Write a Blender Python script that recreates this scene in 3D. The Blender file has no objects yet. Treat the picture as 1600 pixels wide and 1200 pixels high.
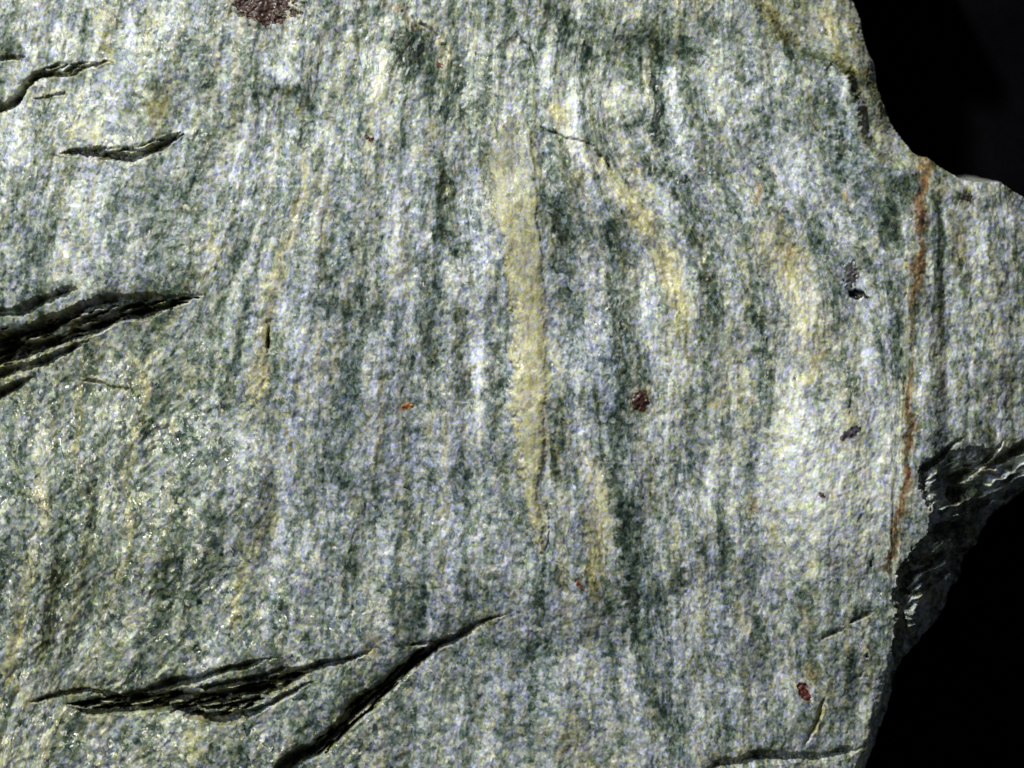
import bpy, math
import numpy as np

# ------------------------------------------------------------------ camera, world, light
S = 0.0001                                   # metres per photo pixel (the frame is 16 cm x 12 cm of stone)
TOP = 520.0                                  # height of the stone's face above the cloth, in the same units
scene = bpy.context.scene
cam_d = bpy.data.cameras.new('camera')
cam = bpy.data.objects.new('camera', cam_d)
scene.collection.objects.link(cam)
CAM_DIST = 0.62
cam.location = (0, 0, TOP * S + CAM_DIST)
cam.rotation_euler = (0, 0, 0)
cam_d.sensor_width = 36
cam_d.lens = 36 * CAM_DIST / (1600 * S)
cam_d.clip_start = 0.01
cam_d.clip_end = 20
cam_d.dof.use_dof = True
cam_d.dof.focus_distance = CAM_DIST + 0.0005
cam_d.dof.aperture_fstop = 13
scene.camera = cam

world = bpy.data.worlds.new('World')
scene.world = world
world.use_nodes = True
bg = world.node_tree.nodes['Background']
bg.inputs[0].default_value = (0.8, 0.9, 1.0, 1)
bg.inputs[1].default_value = 0.06

def area(name, loc, power, size, color):
    l = bpy.data.lights.new(name, 'AREA')
    l.energy = power; l.size = size; l.color = color; l.shape = 'DISK'
    o = bpy.data.objects.new(name, l)
    scene.collection.objects.link(o)
    o.location = loc
    from mathutils import Vector
    d = Vector((0, 0, TOP * S)) - Vector(loc)
    o.rotation_euler = d.to_track_quat('-Z', 'Y').to_euler()
    return o
area('key_lamp', (-0.28, 0.54, 0.48), 8.9, 0.07, (1.0, 0.985, 0.93))
area('fill_lamp', (-0.48, 0.10, 0.62), 1.8, 0.12, (0.80, 0.90, 1.0))
scene.view_settings.view_transform = 'Standard'
scene.view_settings.look = 'None'
scene.view_settings.exposure = 0
scene.view_settings.gamma = 1
scene.view_settings.use_curve_mapping = False

# ------------------------------------------------------------------ numpy helpers
rng = np.random.RandomState(7)
def axis(a, f0, f1, b, step, g=1.12, mx=26):
    mid = np.arange(f0, f1 + step, step)
    lo, s, x = [], step, f0
    while x > a:
        s = min(s * g, mx); x -= s; lo.append(x)
    hi, s, x = [], step, mid[-1]
    while x < b:
        s = min(s * g, mx); x += s; hi.append(x)
    return np.concatenate([np.array(lo[::-1]), mid, np.array(hi)]).astype(np.float64)
STEP = 1.4
ax = axis(-900, -8, 1650, 1860, STEP, 1.1, 14)
ay = axis(-720, -8, 1206, 1800, STEP, 1.1, 14)
NX, NY = len(ax), len(ay)
X, Y = np.meshgrid(ax, ay)                    # row = y
X = X.astype(np.float32); Y = Y.astype(np.float32)

def perlin(x, y, seed):
    r = np.random.RandomState(seed)
    ang = r.rand(256).astype(np.float32) * 2 * np.pi
    gx, gy = np.cos(ang), np.sin(ang)
    perm = r.permutation(256)
    xi = np.floor(x).astype(np.int32); yi = np.floor(y).astype(np.int32)
    xf = (x - xi).astype(np.float32); yf = (y - yi).astype(np.float32)
    u = xf * xf * xf * (xf * (xf * 6 - 15) + 10); v = yf * yf * yf * (yf * (yf * 6 - 15) + 10)
    def g(ix, iy, dx, dy):
        h = perm[(perm[ix & 255] + iy) & 255]
        return gx[h] * dx + gy[h] * dy
    a = g(xi, yi, xf, yf); b = g(xi + 1, yi, xf - 1, yf)
    c = g(xi, yi + 1, xf, yf - 1); d = g(xi + 1, yi + 1, xf - 1, yf - 1)
    return ((a + (b - a) * u) + ((c + (d - c) * u) - (a + (b - a) * u)) * v) * 1.5
def fbm(x, y, seed, o=3, gain=.5):
    s = 0; a = 1; t = 0
    for k in range(o):
        s = s + perlin(x * 2 ** k + 13.7 * k, y * 2 ** k + 7.1 * k, seed + k) * a; t += a; a *= gain
    return s / t
def sstep(a, b, x):
    t = np.clip((x - a) / (b - a), 0, 1)
    return t * t * (3 - 2 * t)

def catmull(pts, n=6):
    p = [np.array(q, float) for q in pts]
    if len(p) < 3: return np.array(p)
    p = [2 * p[0] - p[1]] + p + [2 * p[-1] - p[-2]]
    out = []
    for i in range(1, len(p) - 2):
        for k in range(n):
            t = k / n
            out.append(.5 * ((2 * p[i]) + (-p[i - 1] + p[i + 1]) * t + (2 * p[i - 1] - 5 * p[i] + 4 * p[i + 1] - p[i + 2]) * t * t
                             + (-p[i - 1] + 3 * p[i] - 3 * p[i + 1] + p[i + 2]) * t ** 3))
    out.append(p[-2])
    return np.array(out)

# warped query coordinates, so that every traced line gets a ragged mineral edge
wx = 9 * perlin(X / 34, Y / 46, 11) + 6 * perlin(X / 11, Y / 15, 12) + 3.4 * perlin(X / 4.6, Y / 6, 13)
wy = 10 * perlin(X / 34, Y / 46, 21) + 8 * perlin(X / 11, Y / 15, 22) + 4 * perlin(X / 4.6, Y / 6, 23)
cxw = 4.5 * perlin(X / 41, Y / 37, 31) + 1.9 * perlin(X / 13, Y / 12, 32) + 1.3 * perlin(X / 5.2, Y / 4.6, 35)
cyw = 4.5 * perlin(X / 43, Y / 39, 33) + 2.2 * perlin(X / 12, Y / 13, 34) + 1.6 * perlin(X / 5.4, Y / 4.4, 36)
cxc = 5 * perlin(X / 47, Y / 41, 37) + 1.6 * perlin(X / 14, Y / 10, 38); cyc = 4.5 * perlin(X / 49, Y / 41, 39) + 1.5 * perlin(X / 16, Y / 12, 40) + 1.7 * perlin(X / 6.5, Y / 4.6, 44) + .9 * perlin(X / 3.2, Y / 2.8, 45)
def window(pts, m):
    p = np.array(pts, float)
    x0, y0 = p[:, 0].min() - m, p[:, 1].min() - m; x1, y1 = p[:, 0].max() + m, p[:, 1].max() + m
    i0, i1 = np.searchsorted(ax, [x0, x1]); j0, j1 = np.searchsorted(ay, [y0, y1])
    return slice(j0, j1), slice(i0, i1)
def dist(pts, sl, qx, qy):
    """distance, position along 0..1, signed side (+ = right of travel) to a polyline inside a window"""
    x = qx[sl]; y = qy[sl]
    p = np.array(pts, float)
    if len(p) == 1:
        d = np.hypot(x - p[0, 0], y - p[0, 1]); return d, d * 0 + .5, d * 0
    seg = np.hypot(*(p[1:] - p[:-1]).T); L = np.concatenate([[0], np.cumsum(seg)])
    best = np.full(x.shape, 1e9, np.float32); tt = np.zeros_like(best); sd = np.zeros_like(best)
    for k in range(len(p) - 1):
        ex, ey = p[k + 1] - p[k]; l2 = ex * ex + ey * ey + 1e-9
        t = np.clip(((x - p[k, 0]) * ex + (y - p[k, 1]) * ey) / l2, 0, 1)
        dx = x - p[k, 0] - t * ex; dy = y - p[k, 1] - t * ey
        d = dx * dx + dy * dy
        m = d < best
        best = np.where(m, d, best); tt = np.where(m, (L[k] + t * seg[k]) / L[-1], tt)
        sd = np.where(m, np.sign(ex * dy - ey * dx), sd)
    return np.sqrt(best), tt, sd

# ------------------------------------------------------------------ foliation: stream lines of the bands
rows = np.array([-500, 0, 200, 400, 600, 800, 1000, 1200, 1650], float)
streams = {
 -580: [-520, -520, -540, -560, -575, -580, -600, -640, -700],
   90: [190, 165, 130, 85, 70, 62, 30, -30, -160],
  260: [430, 400, 370, 325, 235, 205, 150, 60, -80],
  415: [530, 510, 485, 440, 415, 405, 365, 290, 150],
  600: [680, 660, 630, 618, 600, 585, 565, 530, 440],
  825: [830, 815, 800, 815, 832, 845, 840, 820, 760],
  945: [920, 900, 890, 945, 965, 978, 990, 1010, 1020],
 1050: [1000, 975, 950, 1045, 1055, 1060, 1080, 1100, 1110],
 1190: [1120, 1105, 1110, 1190, 1195, 1190, 1200, 1210, 1230],
 1360: [1260, 1250, 1290, 1350, 1385, 1390, 1380, 1370, 1370],
 1425: [1360, 1370, 1420, 1433, 1422, 1410, 1420, 1430, 1430],
 1640: [1640] * 9, 1800: [1800] * 9}
us = np.array(list(streams.keys()), float); tab = np.array(list(streams.values()), float)
U = np.empty_like(X)
for j, yy in enumerate(ay):
    k = min(max(np.searchsorted(rows, yy) - 1, 0), len(rows) - 2)
    t = np.clip((yy - rows[k]) / (rows[k + 1] - rows[k]), 0, 1)
    c0 = tab[:, k]; c1 = tab[:, k + 1]
    m0 = (tab[:, k + 1] - tab[:, max(k - 1, 0)]) / (rows[k + 1] - rows[max(k - 1, 0)]) * (rows[k + 1] - rows[k])
    k2 = min(k + 2, len(rows) - 1)
    m1 = (tab[:, k2] - tab[:, k]) / (rows[k2] - rows[k]) * (rows[k + 1] - rows[k])
    h = (2 * t ** 3 - 3 * t ** 2 + 1) * c0 + (t ** 3 - 2 * t ** 2 + t) * m0 + (-2 * t ** 3 + 3 * t ** 2) * c1 + (t ** 3 - t ** 2) * m1
    h = np.maximum.accumulate(h + np.arange(len(h)) * .01)
    U[j] = np.interp(ax, h, us)
U += 7 * perlin(X / 90, Y / 130, 41) + 3 * perlin(X / 26, Y / 40, 42)

# ------------------------------------------------------------------ mineral maps, with some shade and a lit rim painted into the tone
LL = sstep(560, 250, X) * sstep(440, 640, Y)                       # scaly lower-left zone
LL = np.clip(LL + .75 * sstep(760, 560, X) * sstep(840, 1080, Y), 0, 1)
Uw = U + .75 * wx
tone = np.full_like(X, .485)
tone += .15 * fbm(Uw / 22, Y / 330, 51, 1) + .15 * fbm(Uw / 40, Y / 600, 53, 1)
tone += .20 * fbm(Uw / 24, Y / 46, 55, 3) + .05 * perlin(Uw / 10, Y / 20, 58)
tone -= .13 * sstep(.18, .5, fbm(Uw / 13, Y / 110, 67, 2))          # thin trains of dark chlorite
U2 = U + .38 * wx
gate = lambda sx, sy, sd_: np.clip(.55 + 1.3 * perlin(U / sx, Y / sy, sd_), 0, 1)
for k_, (wd, ln, st_) in enumerate(((21, 620, -.17), (15, 420, -.13), (28, 700, .13), (17, 480, .12), (12, 380, -.08))):   # thin continuous layers
    nn_ = perlin(U2 / wd, Y / ln, 210 + k_) / .10
    tone += st_ * np.exp(-nn_ ** 2) * gate(60, 130, 220 + k_) * (1 - .45 * LL)
tone += .07 * perlin(X / 6, Y / 7, 59) + .14 * perlin(X / 14, Y / 13, 68)
chalk = np.exp(-(((X - 1290) / 120) ** 2 + ((Y - 745) / 135) ** 2) ** 1.5)        # chalky feldspar-rich patch left of the rust seam
tone = tone + chalk * (.5 * (.66 - tone) + .04 + .10 * fbm(X / 22, Y / 18, 240, 3))
tone += .05 * np.exp(-(((X - 1180) / 260) ** 2 + ((Y - 560) / 330) ** 2))
tint = .02 + .6 * fbm(U / 22, Y / 340, 69, 2) + .35 * fbm(X / 26, Y / 34, 70, 2)
for tx, ty, rx, ry, tv in ((620, 640, 190, 330, .55), (930, 560, 70, 230, .45), (1000, 1050, 330, 160, .35), (1300, 300, 150, 170, .15), (200, 380, 160, 110, .05),
                           (150, 860, 260, 260, -.28), (330, 560, 120, 120, -.2), (720, 120, 330, 120, -.3), (1060, 80, 180, 90, -.15), (1260, 760, 120, 130, -.1),
                           (120, 180, 170, 110, -.15), (1330, 1060, 110, 130, -.25), (540, 1130, 220, 90, .0), (450, 620, 90, 300, .2)):
    tint += tv * np.exp(-(((X - tx) / rx) ** 2 + ((Y - ty) / ry) ** 2))
ochre = .17 + .20 * fbm(Uw / 18, Y / 420, 61, 1) + .34 * np.exp(-(perlin(U2 / 26, Y / 600, 230) / .12) ** 2) * gate(70, 160, 231) + .20 * fbm(X / 24, Y / 40, 63, 3)
rust = np.zeros_like(X)
amp = .95 + 1.15 * fbm(U / 9, Y / 17, 65, 3)                # strokes are patchy

STROKES = """
+.05o.14 26 962,285 1010,350 1045,420 1058,500 1055,590|+.26o.16 66 1290,730|+.2o.12 54 1250,830|+.2o.05 44 1345,840|+.14o.1 40 1200,700|+.07o.2 30 1210,400 1260,480 1290,560|+.13o.05 34 1360,600 1370,700 1340,860|+.1o.1 26 1530,600 1560,520 1540,400
o.25 14 1320,620 1340,720|o.3 12 1225,640 1230,700|o.3r.1 10 1300,880|o.3 10 1200,780 1215,860|+.1 30 1180,880 1160,800|o.2 22 770,210 775,300 800,380
-.2 9 862,545 868,700 885,800|-.22 14 955,330 958,430 965,520 970,620 968,700 962,760 985,830 990,900 1000,1000|-.17 15 1090,370 1110,450 1112,540 1100,620 1085,700
-.18 8 1165,400 1185,480 1195,560 1190,660 1180,740|-.2 17 690,250 700,330 690,400 672,480 657,560 665,625|-.18 10 790,440 790,520 780,600 774,680|-.07 28 500,300 510,400 520,520 510,640 480,760
-.08 15 250,500 240,620 235,760 220,900|-.2 9 1025,60 1030,180 1045,260 1080,340 1110,400|-.18 7 1110,130 1125,230 1150,330 1180,420|-.15 8 1195,150 1200,240 1212,330 1240,420
-.2 6 1290,130 1310,220 1320,300 1350,380 1385,470 1410,560 1410,640|-.18 5 1255,300 1290,380 1320,470 1335,560 1330,640|-.15 7 1220,100 1235,200 1240,270
-.18 6 1500,310 1505,420 1530,520 1535,650|-.16 6 1570,330 1580,450 1590,560 1586,640|-.14 5 1462,470 1482,560 1478,650|+.16 7 1520,330 1528,430 1552,520 1560,640|+.16 7 1545,340 1552,440 1572,540
+.1 13 615,280 625,380 612,480 600,560 590,650 585,740|+.13 14 760,300 757,400 747,480 742,560 750,650 738,720|+.06 14 905,300 925,400 930,500 925,600
+.10o.12 18 1000,330 1035,400 1055,470 1058,560 1045,640 1040,720|+.14 13 1140,340 1160,440 1152,540 1140,640 1125,740|+.10o.12 24 1180,350 1230,430 1260,520 1266,620|+.15 12 1060,100 1060,180 1085,260 1130,330
+.16 13 1265,200 1282,300 1320,400 1355,500 1370,600|o.45+.05 9 440,380 425,460 410,560 405,660|+.12o.22 15 925,700 940,800 930,900 940,1000|+.08 17 345,120 370,200 350,290 340,340
+.15o.1 24 1390,640 1385,760 1370,860|+.13o.25 12 872,150 890,205 960,280 1010,340|-.13 8 640,560 628,660 640,760 620,860|+.1o.15 6 532,420 530,520 520,620|+.1o.2 6 690,640 700,740 690,840
-.12 8 560,440 566,540 552,640|-.14 9 735,420 728,500 712,580|-.12 8 600,700 585,800 590,900|-.12 8 830,880 840,960 870,1040|+.1 8 1030,840 1050,940 1080,1040|-.14 9 1120,760 1130,860 1150,960
-.12 7 350,380 340,480 330,600|+.08o.25 5 285,540 275,640 262,760 255,880|+.08o.25 6 130,540 120,640 118,760|-.1 14 140,700 135,820 120,940|-.1 14 330,800 310,900 280,1000|-.16 9 1050,480 1075,560|o.3+.1 7 480,200 468,300 452,380
-.25 8 1172,0 1208,34 1238,74 1270,90 1312,104 1330,134|-.18 20 1100,10 1160,60|-.12 40 880,60 1000,80|-.12 26 640,100 700,150 760,170|+.12 26 1240,560 1230,640
+.12 20 790,140 830,150|+.1 20 580,140 600,220|-.1 24 470,40 540,60|-.14 14 1460,300 1440,290 1418,330|+.1 20 1010,720 1090,790|+.1 16 700,900 710,960|-.1 16 450,950 520,990
o.4+.14 13 160,0 158,60 165,85|+.18o.2 13 85,50 112,56|-.3 10 0,75 20,72 36,82|-.28 7 130,5 131,60|-.15 9 25,20 30,50
+.14 10 200,20 210,60|-.28 13 290,50 300,75|-.2 8 220,25|+.16 11 325,50 330,88|o.5-.03 16 240,150 240,182|-.22 13 205,165
+.15o.25 18 110,195 160,210|-.28 7 175,150|-.22 26 300,240|-.1 30 330,220|+.36 11 402,108 468,116|-.42 7 396,98 395,150|-.4 9 400,152 450,140 480,150 500,178
o.5 10 465,175|+.36 8 415,170 410,205|+.25 15 385,185 357,250 350,285|+.2 10 365,275|-.28 8 475,190 475,232|+.38o.15 13 585,120 595,170 611,212
+.2 12 560,70 572,102|-.38 20 640,45 643,110|-.25 18 612,60|-.2r.3 6 598,3 640,25 662,52|-.14 26 545,110 550,142|-.4r.35 5 515,190|-.1 12 530,200
-.3o.2 9 620,210 615,242|o.45+.1 8 480,250 475,282|o.5+.02 8 465,310 460,342|o.5+.05 7 445,370 430,432|+.3 10 385,310 380,330
+.13 28 430,250 398,292|+.25o.4 11 325,360 335,400 320,430 312,452|+.13o.15 18 120,330 110,390 90,430|-.28 17 50,370 45,422|-.18 20 230,340 250,382
-.2 13 10,420|-.5 5 52,453|-.2 14 240,440|+.28 4 40,125 70,118|+.16 9 0,180 25,150|+.12 22 20,215 30,240|-.12 22 190,300 200,330|-.1 18 150,370
-.4 22 645,62 648,108|+.15o.3 7 650,30 690,58 696,110|-.25r.4 4 655,80|-.4 9 715,88 720,110 710,150 695,172|-.26 14 696,177 740,170 772,160
-.48 4 803,42 820,60 832,75 836,112|+.4 11 856,58 850,100 856,152|-.44 15 860,10 880,35 900,60 906,82|-.24 15 800,20|-.1 20 770,30
-.2o.3 18 950,20|-.38 13 985,78 990,50|-.44 9 1020,58 1030,100 1025,140 1028,182|-.26 12 1000,38 1050,60 1097,92|+.34 13 1045,100 1046,142
+.24 14 1000,140 990,162|+.16 26 960,150|+.16 24 1120,125 1180,165|o.7+.06 11 866,165 870,180|+.4 7 785,182|+.2 24 800,170|+.15 20 890,160
-.36 8 835,200 860,205 886,216|-.24 18 850,230 872,262|+.28 8 890,205 906,200|-.5 3 935,234 950,258 956,272|-.5 10 1020,190 1030,220 1047,226
-.4 5 985,190 985,216|-.5 12 1000,250 1015,265 1020,282|-.3 10 1045,265 1060,290|+.3 11 1000,212|+.35 8 1045,245|o.3+.15 5 833,230 838,332
+.35 5 787,355|-.3o.35 6 790,380 800,440 802,472|-.5 15 690,255 700,280 690,330 685,352 700,382|-.32 14 660,400 672,440 682,462|-.3 10 720,390
-.22 10 735,300 740,330|+.14o.25 16 660,180 670,215 650,250|+.2o.2 11 640,300 620,330 620,400 614,452|+.22 4 730,270 728,332|+.18 14 640,375 682,385
+.26 10 900,235 960,290|+.14o.34 19 975,310 1000,340 1016,366|+.12o.5r.12 14 1040,400 1050,430 1056,452|+.05o.45 12 1060,470 1065,505
+.38 8 985,310|+.34 8 1040,325 1052,336|-.15o.3 15 920,260 902,292|-.4 13 957,350 948,382|-.35 12 870,330 880,380|-.2 12 930,330 925,380
+.26 10 912,410 900,432|-.3 12 1072,365 1092,382|-.25 10 1100,400 1112,442|-.15 12 850,300 858,360
+.2 12 1265,70|o.5 10 1300,0 1310,60 1322,100 1336,122|+.12o.2 12 1340,20 1352,82|-.3 4 1290,20 1300,60 1311,96|-.2o.5 9 1200,28 1230,55 1243,66
-.28 9 1247,77 1290,90 1312,100|-.34 5 1245,75 1246,112|-.34 6 1320,108 1335,130 1338,160 1343,184|+.32 7 1320,120 1326,152|+.3 12 1260,120 1270,142
+.3 10 1190,130 1200,156|-.36 6 1300,130 1310,170 1316,230 1326,282|-.3 12 1065,110 1076,162|-.3 7 1100,110 1105,180 1109,232|-.3 13 1155,160
-.45 6 1195,240 1190,266|-.2 9 1200,215 1200,342|o.6r.4-.05 5 1181,288 1178,312|o.7r.2 5 1325,294 1328,317|o.5 3 1101,238 1100,272
+.15 28 1250,200 1260,280 1280,332|-.25 4 1285,320 1300,350 1311,402|+.14 12 1172,332 1150,318|-.4 19 1402,310 1390,350 1396,382|-.22 14 1378,300 1420,282
-.35 6 1475,268 1472,330 1478,380 1465,422|+.42 8 1450,400 1454,432|+.35 12 1350,430 1361,452|+.25o.2 14 1370,400 1365,358|-.3 8 1308,398 1326,416
-.4 8 1335,430|-.5 3 1240,378|+.1o.3 26 1180,380 1240,390 1252,432|r.35o.4 6 1235,390|-.5 7 1510,304|-.4 7 1550,320|+.25 10 1540,360 1541,392
-.25 3 1555,380 1560,440 1581,484|-.2 3 1530,370 1548,402|+.15 20 1585,330 1590,360|-.14o.2 20 1500,360 1500,420|-.3 4 1463,430 1475,490 1500,520 1515,600 1512,660
-.4 12 1170,440 1180,480 1200,512|-.3 12 1100,420 1110,480 1100,532|-.24 5 1190,500 1200,560 1196,640 1190,700 1175,732|+.3o.2 9 1140,470|-.26 10 1145,500 1150,560
-.38 13 960,430 965,520 975,600 965,662|+.2 14 1245,500 1262,532|+.2o.2 8 1320,520 1340,572|+.3 9 1310,540|+.22o.6 7 1276,563 1262,590 1250,602
-.24 16 1270,615|-.3 4 1325,560 1330,642|+.24o.12 40 1210,655 1280,665 1310,705|+.24o.15 44 1240,730 1265,785 1350,765|+.18 30 1380,650 1370,720|-.5 7 1318,678 1336,670
+.25 30 1230,680|o.4r.08 12 1297,770|o.45 10 1325,750|o.55r.25 9 1175,790|-.4 5 1365,880|-.3 9 1320,790 1332,800|-.16 26 1340,830|+.25 11 1480,540 1490,600 1480,652
+.3 11 750,540 745,600 756,642|+.4 3 737,538 745,592|-.42 9 770,528 776,552|-.3 12 785,600|-.3r.15 6 720,570 726,612|-.3o.12 12 670,540 681,582
-.26 14 655,480 660,520|+.2 12 625,655|+.2 12 610,460 640,440|-.4 10 670,740 665,762|-.3 14 540,700 530,762|+.2 10 740,650 745,692|+.18 18 720,440 725,490
+.15o.3 15 905,720 922,735 935,790 940,830 935,862 925,902|-.36 12 960,640 970,700 955,742|-.42 12 985,780 975,820 990,852|-.3 10 1005,590|+.2 8 1040,540 1050,602
+.22 24 1010,680 1060,662|o.45 7 1090,652|o.5r.15 7 1118,630|+.26 19 1122,740 1100,762|-.25 12 880,600 870,700 880,762|+.35o.2 4 849,790 852,832 845,860
-.36 13 985,860 986,930 1000,1000 1006,1060 1040,1130 1050,1182|-.48 12 970,835|-.3 10 870,890 876,922|-.3 9 660,900 655,960 650,1002|-.25 12 520,860 560,900
+.4 8 612,988 605,1022|+.4 5 826,933 820,952|+.1 28 800,900 780,870|+.14 24 925,1000 900,1052|+.14 24 960,1130|-.2 24 850,1000 862,1042|-.3 6 1090,1030 1085,1062
+.3o.35 12 1163,945 1172,992|+.05o.3 12 1255,950 1261,992|-.35 9 1187,972 1175,1012|+.22 14 1230,900 1225,880|+.2 14 1270,890 1292,900|o.4r.15 14 1268,1058
+.2o.5 4 1290,1110 1270,1152|-.4 15 1210,1160 1188,1192|+.25 14 1262,1158 1240,1172|-.3 16 1340,960|-.2 18 1330,1040|-.2 12 1050,880 1060,930|-.2 14 1100,850
+.15o.35 9 65,740 60,800 62,832|+.13o.3 10 50,860 40,920|+.17o.4 12 30,950 15,1020 10,1070 35,1100|-.18o.25 14 90,870 70,1000 60,1052
o.4+.03 6 205,560 222,590 222,640 205,700 198,760 200,852|+.25o.45 22 300,1140 295,1192|+.3o.25 6 490,855 495,882|o.4 10 370,900 365,982|-.2 16 190,1150|-.15 20 20,1140
+.12 18 445,850 455,700|-.2 14 550,560 560,640|-.22 12 430,680 440,640|+.1 20 500,640 480,600|-.2 18 590,420 570,520|-.2 20 510,420 520,500|+.2 9 430,480 440,500
-.2 14 320,520|-.14 24 330,740 300,700|+.2 14 270,730 240,710|+.2 12 50,690 60,710|-.2 16 10,760|-.22 14 10,960|-.2 12 400,1000 380,960|+.14o.3 8 412,560 405,640
o.5-.02 4 452,640 448,722|o.35 7 425,760 418,840|-.18 14 480,1000|-.1 20 580,760 590,830|+.1 22 700,820 720,880|+.12 20 690,1050|+.14 18 760,1080|-.15 20 800,1020
+.14 16 1110,960 1100,900|-.2 12 1140,640 1130,700|-.2 10 1080,620|+.15 18 1240,470|-.12 20 1270,380|+.12 20 1060,200|-.2 10 940,180 945,210
+.18 16 1500,640 1540,620|-.2 6 1500,560 1505,640|-.22 6 1550,520 1555,640|-.2 6 1400,520 1412,620|-.24 5 1370,500 1385,580|+.2 8 1385,640|+.22 6 1345,520 1360,580
-.16 20 30,300|-.14 24 270,310|-.1 22 410,300|-.16 14 560,280|-.18 12 540,330 545,400|+.1 16 700,230|-.3 8 770,470|-.2 10 640,560|+.16 14 590,600
"""
import re
for line in STROKES.strip().split('\n'):  # dark strokes along the upper-right ledge edge paint its shadow into the tone
    for st in line.split('|'):  # pale strokes under the top-left crack paint its lit rim
        head, w, *pp = st.split()  # wide dark blobs by the upper-left crack's right end paint a shaded hollow
        w = float(w); pts = [tuple(float(c) for c in q.split(',')) for q in pp]
        if len(pts) > 2: pts = catmull(pts, 4)
        vals = re.findall(r'([+\-or])(\.?\d*\.?\d+)', head)
        sl = window(pts, w * 2 + 24)
        d, t, _ = dist(pts, sl, X + wx, Y + wy)
        m = np.exp(-(d / w) ** 2.4)
        if len(pts) > 1: m *= .45 + .55 * np.clip(np.minimum(t, 1 - t) * 5, 0, 1)
        for k, v in vals:
            v = float(v)
            if k == 'o': ochre[sl] += 1.45 * v * m * (.55 + .45 * amp[sl])
            elif k == 'r': rust[sl] = np.maximum(rust[sl], v * 1.3 * m)
            else: tone[sl] += (v if k == '+' else -v) * m * amp[sl] * (1.1 if k == '+' else 1.02)

# small dark chlorite specks and white feldspar grains, gathered in trains
sp1 = perlin(X / 5.2 + wx / 12, Y / 6.4, 201); sp2 = perlin(X / 3.9, Y / 4.6 + wy / 14, 202); cl1 = fbm(Uw / 26, Y / 70, 203, 2)
tone -= .15 * sstep(.22, .5, sp1 + .35 * cl1 - .25 * (tone - .45)) * (1 - .5 * LL)
tone -= .08 * sstep(.3, .6, sp2 + .3 * cl1)
tone += .15 * sstep(.30, .6, perlin(X / 5.6, Y / 7.4 + wy / 10, 204) - .3 * cl1 + .3 * (tone - .45))
# fine pale scratches
for pts in ([(405, 287), (450, 289), (488, 288)], [(425, 344), (478, 343)], [(558, 345), (582, 344)], [(930, 721), (978, 724)],
            [(785, 655), (832, 652)], [(700, 628), (740, 630)], [(1090, 298), (1130, 296)], [(1205, 672), (1270, 690)], [(1240, 655), (1290, 668)]):
    sl = window(pts, 8); d, t, _ = dist(pts, sl, X + cxw * .6, Y + cyw * .6)
    tone[sl] += .30 * np.exp(-(d / 1.5) ** 2) * np.clip(np.minimum(t, 1 - t) * 4, 0, 1)

# central pale vein: between a left and a right border
vy = [170, 200, 250, 300, 350, 400, 450, 500, 550, 600, 650, 700, 740, 770, 800, 830, 862]
vl = [800, 776, 762, 772, 780, 790, 798, 802, 799, 797, 798, 804, 810, 816, 826, 834, 842]
vr = [815, 828, 834, 837, 840, 846, 851, 855, 858, 857, 855, 855, 851, 845, 849, 852, 848]
A = np.interp(Y + wy * .5, vy, vl); B = np.interp(Y + wy * .3, vy, vr)
inside = np.minimum(X + wx * .8 - A, B - X - cxw * .8)
inside = np.minimum(inside, np.minimum(Y - 176 + wy, 864 - Y))
veinc = sstep(-8, 10, inside); vein = sstep(-1.5, 3, inside)
vrun = sstep(180, 420, Y)
vt = .60 + .08 * vrun + .16 * fbm(X / 7, Y / 60, 71, 3) + .12 * fbm(X / 14, Y / 30, 74, 2) + .06 * perlin(X / 4, Y / 7, 72)
vk = veinc * (.45 + .42 * vrun)
tone = tone * (1 - vk) + vt * vk
tint *= 1 - veinc
ochre += veinc * (.36 + .40 * vrun - ochre * .7 + .15 * perlin(X / 12, Y / 40, 73))
brd = np.exp(-((B - X - cxw * .8 - 3) / 2.8) ** 2) * sstep(380, 520, Y) * sstep(870, 850, Y)
tone += .15 * brd

# rust vein
RV = [(1457, 243, 11), (1448, 272, 8), (1439, 310, 8), (1440, 340, 10), (1438, 375, 5), (1434, 410, 7), (1431, 450, 8), (1428, 485, 4), (1426, 540, 3), (1424, 585, 4),
      (1421, 620, 6), (1420, 655, 7), (1421, 690, 7), (1418, 730, 6), (1412, 780, 7), (1403, 830, 7), (1396, 865, 8), (1389, 895, 4)]
rp = [(a, b) for a, b, _ in RV]
sl = window(rp, 40)
d, t, _ = dist(rp, sl, X + wx * .95, Y + wy * .6)
ww = np.interp(Y[sl], [q[1] for q in RV], [q[2] for q in RV])
st = np.interp(Y[sl], [240, 300, 335, 360, 420, 470, 500, 570, 620, 680, 760, 860, 900], [.9, 1.0, .85, .75, .85, .75, .42, .5, .85, .9, .95, .85, .5])
dk = np.interp(Y[sl], [240, 320, 340, 380, 470, 560, 640, 700, 760, 860], [-.05, -.05, -.3, -.12, -.2, 0, -.06, -.18, -.28, -.30])
rm = np.exp(-(d / ww) ** 2.6)
rustv = np.zeros_like(X); rustv[sl] = rm * st
rust[sl] = np.maximum(rust[sl], rm * st * np.clip(.12 + .72 * amp[sl], .1, 1)); ochre[sl] += .35 * rm * st
tone[sl] += dk * rm; ochre[sl] += .3 * np.exp(-(d / (ww * 2.2)) ** 2) * st

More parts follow.
